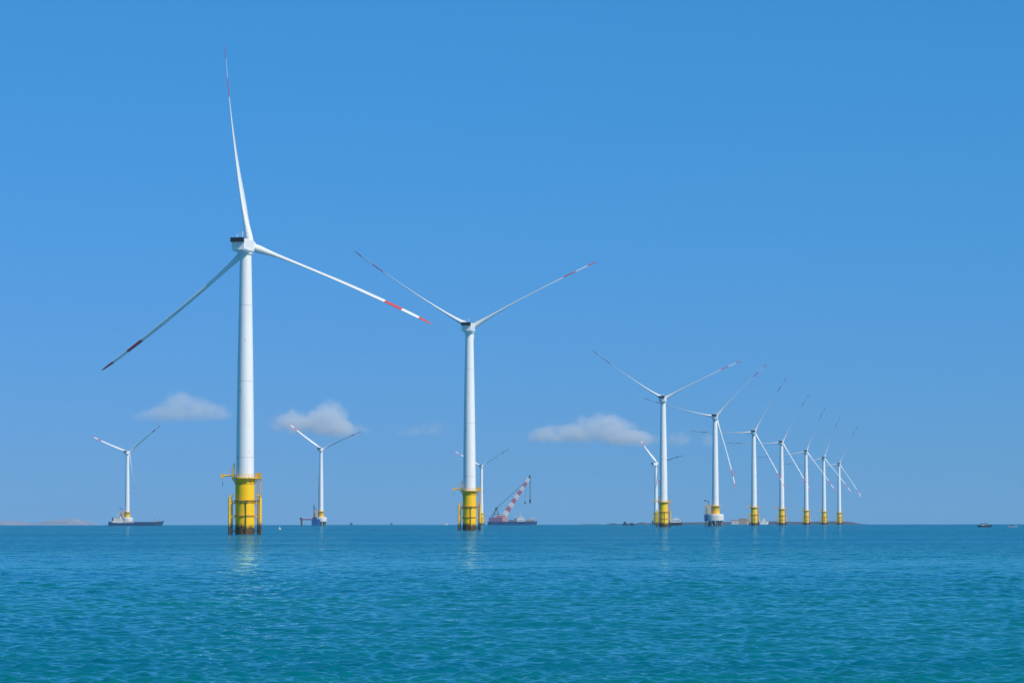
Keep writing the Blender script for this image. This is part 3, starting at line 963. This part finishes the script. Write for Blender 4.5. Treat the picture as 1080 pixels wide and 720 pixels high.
def shed(px0, px1, d, h, label, wall='wall_pale', roof='roof_red'):
    xc = (brg(px0) + brg(px1)) / 2
    w = (brg(px1) - brg(px0)) * d
    root = empty('island_building', (xc * d, d, sea_z(xc * d, d)))
    tag(root, label, 'building', 'buildings on the island')
    MB().box((-w / 2, -6, -2), (w / 2, 6, h)).build('wall', M[wall], root)
    rf = MB().add([(-w / 2 - .3, -6.4, h), (w / 2 + .3, -6.4, h), (w / 2 + .3, 6.4, h), (-w / 2 - .3, 6.4, h), (-w / 2 - .3, 0, h + 2), (w / 2 + .3, 0, h + 2)],
                  [(0, 1, 5, 4), (2, 3, 4, 5), (1, 2, 5), (3, 0, 4), (0, 3, 2, 1)])
    rf.build('roof', M[roof], root)
    g = MB(); window_row(g, -w / 2, w / 2, -6.03, h - 2.6, max(2, int(w / 5)), 1.4, 1.3); g.build('window', M['glass'], root)
shed(771, 779, 8030, 9.5, 'long pale low building on the island left of the turbine beside the pile cap turbine')
shed(779.5, 786.5, 8035, 12.5, 'higher brownish building on the island just left of a yellow turbine base', 'tan')
shed(786.8, 791, 8035, 10.0, 'small pale building touching the left side of a yellow turbine base')

def island_vessel():
    root = empty('moored_ship', at(brg(805.5), 7600), 0)
    tag(root, 'pale moored ship with white superstructure and mast between two yellow turbine bases', 'ship')
    hull_mb(20, 6, 5.0, 1, 2, 1.2).build('hull', M['shipwhite'], root)
    c = MB().box((-5, -2.2, 5), (4.5, 2.2, 9.0)).box((-2.5, -1.8, 9.02), (2.5, 1.8, 12)).build('superstructure', M['shipwhite'], root)
    g = MB(); window_row(g, -4.6, 4.2, -2.23, 6.4, 5, 0.9, 0.9); g.build('window', M['glass'], c)
    MB().tube((0.2, 0, 12), (0.2, 0, 17.5), 0.4, 0.25).build('mast', M['shipwhite'], root)
island_vessel()

# ------------------------------------------------------------------ clouds
def cloud(px, y, w_px, h_px, label, seed, dens=0.0016, dist=42000.0, lobes=()):
    elev = (548.6 - y) / 3600.0
    sc = dist / 3600.0
    w, h, dp = w_px * sc, h_px * sc, 700.0
    me = bpy.data.meshes.new('cloud')
    # closed domain box with rounded ends
    mb = MB()
    prof = [(0.02, -1.0), (0.75, -0.98), (1.0, -0.75), (1.0, 0.75), (0.75, 0.98), (0.02, 1.0)]
    mb.lathe(prof, 24)
    o = mb.build('cloud', None or cloud_mat(seed, dens, lobes))
    o.scale = (w / 2, dp / 2, h / 2)
    o.location = (brg(px) * dist, dist, CAM_Z + elev * dist)
    tag(o, label, 'cloud', 'small low clouds')
    return o

def cloud_mat(seed, dens, lobes):
    m = bpy.data.materials.new("cloud_vapour")
    m.use_nodes = True
    nt = m.node_tree
    nt.nodes.clear()
    out = N(nt, 'ShaderNodeOutputMaterial')
    pv = N(nt, 'ShaderNodeVolumePrincipled')
    pv.inputs['Color'].default_value = (0.95, 0.97, 1.0, 1)
    pv.inputs['Anisotropy'].default_value = -0.3
    tc = N(nt, 'ShaderNodeTexCoord')
    sp = N(nt, 'ShaderNodeSeparateXYZ')
    nt.links.new(tc.outputs['Object'], sp.inputs[0])
    X, Y, Z = sp.outputs
    env = None
    # sum of soft lobes: (x, z, rx, rz, weight), flattened below
    for lx, lz, rx, rz, wgt in lobes:
        a = math_n(nt, 'DIVIDE', math_n(nt, 'SUBTRACT', X, lx), rx)
        b_ = math_n(nt, 'DIVIDE', math_n(nt, 'SUBTRACT', Z, lz), rz)
        r2 = math_n(nt, 'ADD', math_n(nt, 'MULTIPLY', a, a), math_n(nt, 'MULTIPLY', b_, b_))
        r2 = math_n(nt, 'ADD', r2, math_n(nt, 'MULTIPLY', math_n(nt, 'MULTIPLY', Y, Y), 0.8))
        e = math_n(nt, 'MULTIPLY', math_n(nt, 'SUBTRACT', 1.0, r2), wgt)
        e = math_n(nt, 'MAXIMUM', math_n(nt, 'ADD', e, 0.45), 0.0)
        env = e if env is None else math_n(nt, 'ADD', env, e)
    mp = N(nt, 'ShaderNodeMapping')
    mp.inputs['Location'].default_value = (seed * 3.1, seed * 1.7, seed * 5.3)
    mp.inputs['Scale'].default_value = (2.8, 1.2, 1.0)
    nt.links.new(tc.outputs['Object'], mp.inputs[0])
    nz = N(nt, 'ShaderNodeTexNoise')
    nz.inputs['Scale'].default_value = 1.5
    nz.inputs['Detail'].default_value = 6
    nz.inputs['Roughness'].default_value = 0.6
    nt.links.new(mp.outputs[0], nz.inputs['Vector'])
    d = math_n(nt, 'ADD', math_n(nt, 'SUBTRACT', math_n(nt, 'MINIMUM', env, 1.3), 0.55), math_n(nt, 'MULTIPLY', math_n(nt, 'SUBTRACT', nz.outputs[0], 0.52), 3.4))
    base = N(nt, 'ShaderNodeMapRange', interpolation_type='SMOOTHSTEP')
    base.inputs[1].default_value = -0.95; base.inputs[2].default_value = -0.35
    nt.links.new(Z, base.inputs[0])
    edge = math_n(nt, 'MAXIMUM', math_n(nt, 'MINIMUM', math_n(nt, 'MULTIPLY', env, 1.5), 1.0), 0.0)
    d = math_n(nt, 'MULTIPLY', math_n(nt, 'MULTIPLY', math_n(nt, 'MAXIMUM', math_n(nt, 'MINIMUM', d, 1.0), 0.0), edge), base.outputs[0])
    nt.links.new(math_n(nt, 'MULTIPLY', d, dens), pv.inputs['Density'])
    nt.links.new(pv.outputs[0], out.inputs['Volume'])
    return m

cloud(191, 427, 130, 46, 'small soft pink white cloud left of the nearest turbine tower', 1, 0.0019, lobes=((0.02, -0.1, 0.5, 0.85, 1.0), (-0.4, -0.5, 0.5, 0.4, 0.8), (0.5, -0.35, 0.42, 0.5, 0.9)))
cloud(331, 442, 126, 50, 'small soft white cloud right of the nearest turbine tower above a distant turbine', 2, 0.0036, lobes=((0.28, 0.0, 0.34, 0.9, 1.0), (-0.3, -0.15, 0.5, 0.6, 0.95), (0.5, -0.5, 0.45, 0.4, 0.8)))
cloud(624, 454, 160, 46, 'wide soft white cloud left of the turbine beside the ferry', 3, 0.0036, lobes=((0.15, 0.05, 0.5, 0.8, 1.0), (-0.5, -0.2, 0.42, 0.5, 0.75), (0.6, -0.45, 0.38, 0.45, 0.9)))
cloud(730, 462, 76, 30, 'faint thin cloud wisp between the turbines right of the wide cloud', 4, 0.0010, lobes=((-0.4, -0.1, 0.5, 0.7, 0.9), (0.5, -0.2, 0.4, 0.6, 0.8)))
cloud(448, 452, 70, 30, 'very faint cloud wisp left of the middle turbine tower', 6, 0.0005, lobes=((0.2, 0.0, 0.6, 0.7, 0.9), (-0.5, -0.3, 0.4, 0.5, 0.7)))

# ------------------------------------------------------------------ sea air
def haze():
    mb = MB().box((-20000, -20000, -32), (20000, 20000, 185))
    m = bpy.data.materials.new("sea_air")
    m.use_nodes = True
    nt = m.node_tree
    nt.nodes.clear()
    out = N(nt, 'ShaderNodeOutputMaterial')
    pv = N(nt, 'ShaderNodeVolumePrincipled')
    pv.inputs['Color'].default_value = (0.42, 0.72, 1.0, 1)
    pv.inputs['Density'].default_value = HAZE
    nt.links.new(pv.outputs[0], out.inputs['Volume'])
    o = mb.build('haze', m)
    o['kind'] = 'stuff'
    tag(o, 'pale blue sea air over the whole water', 'haze')
HAZE = 2.0e-5
haze()
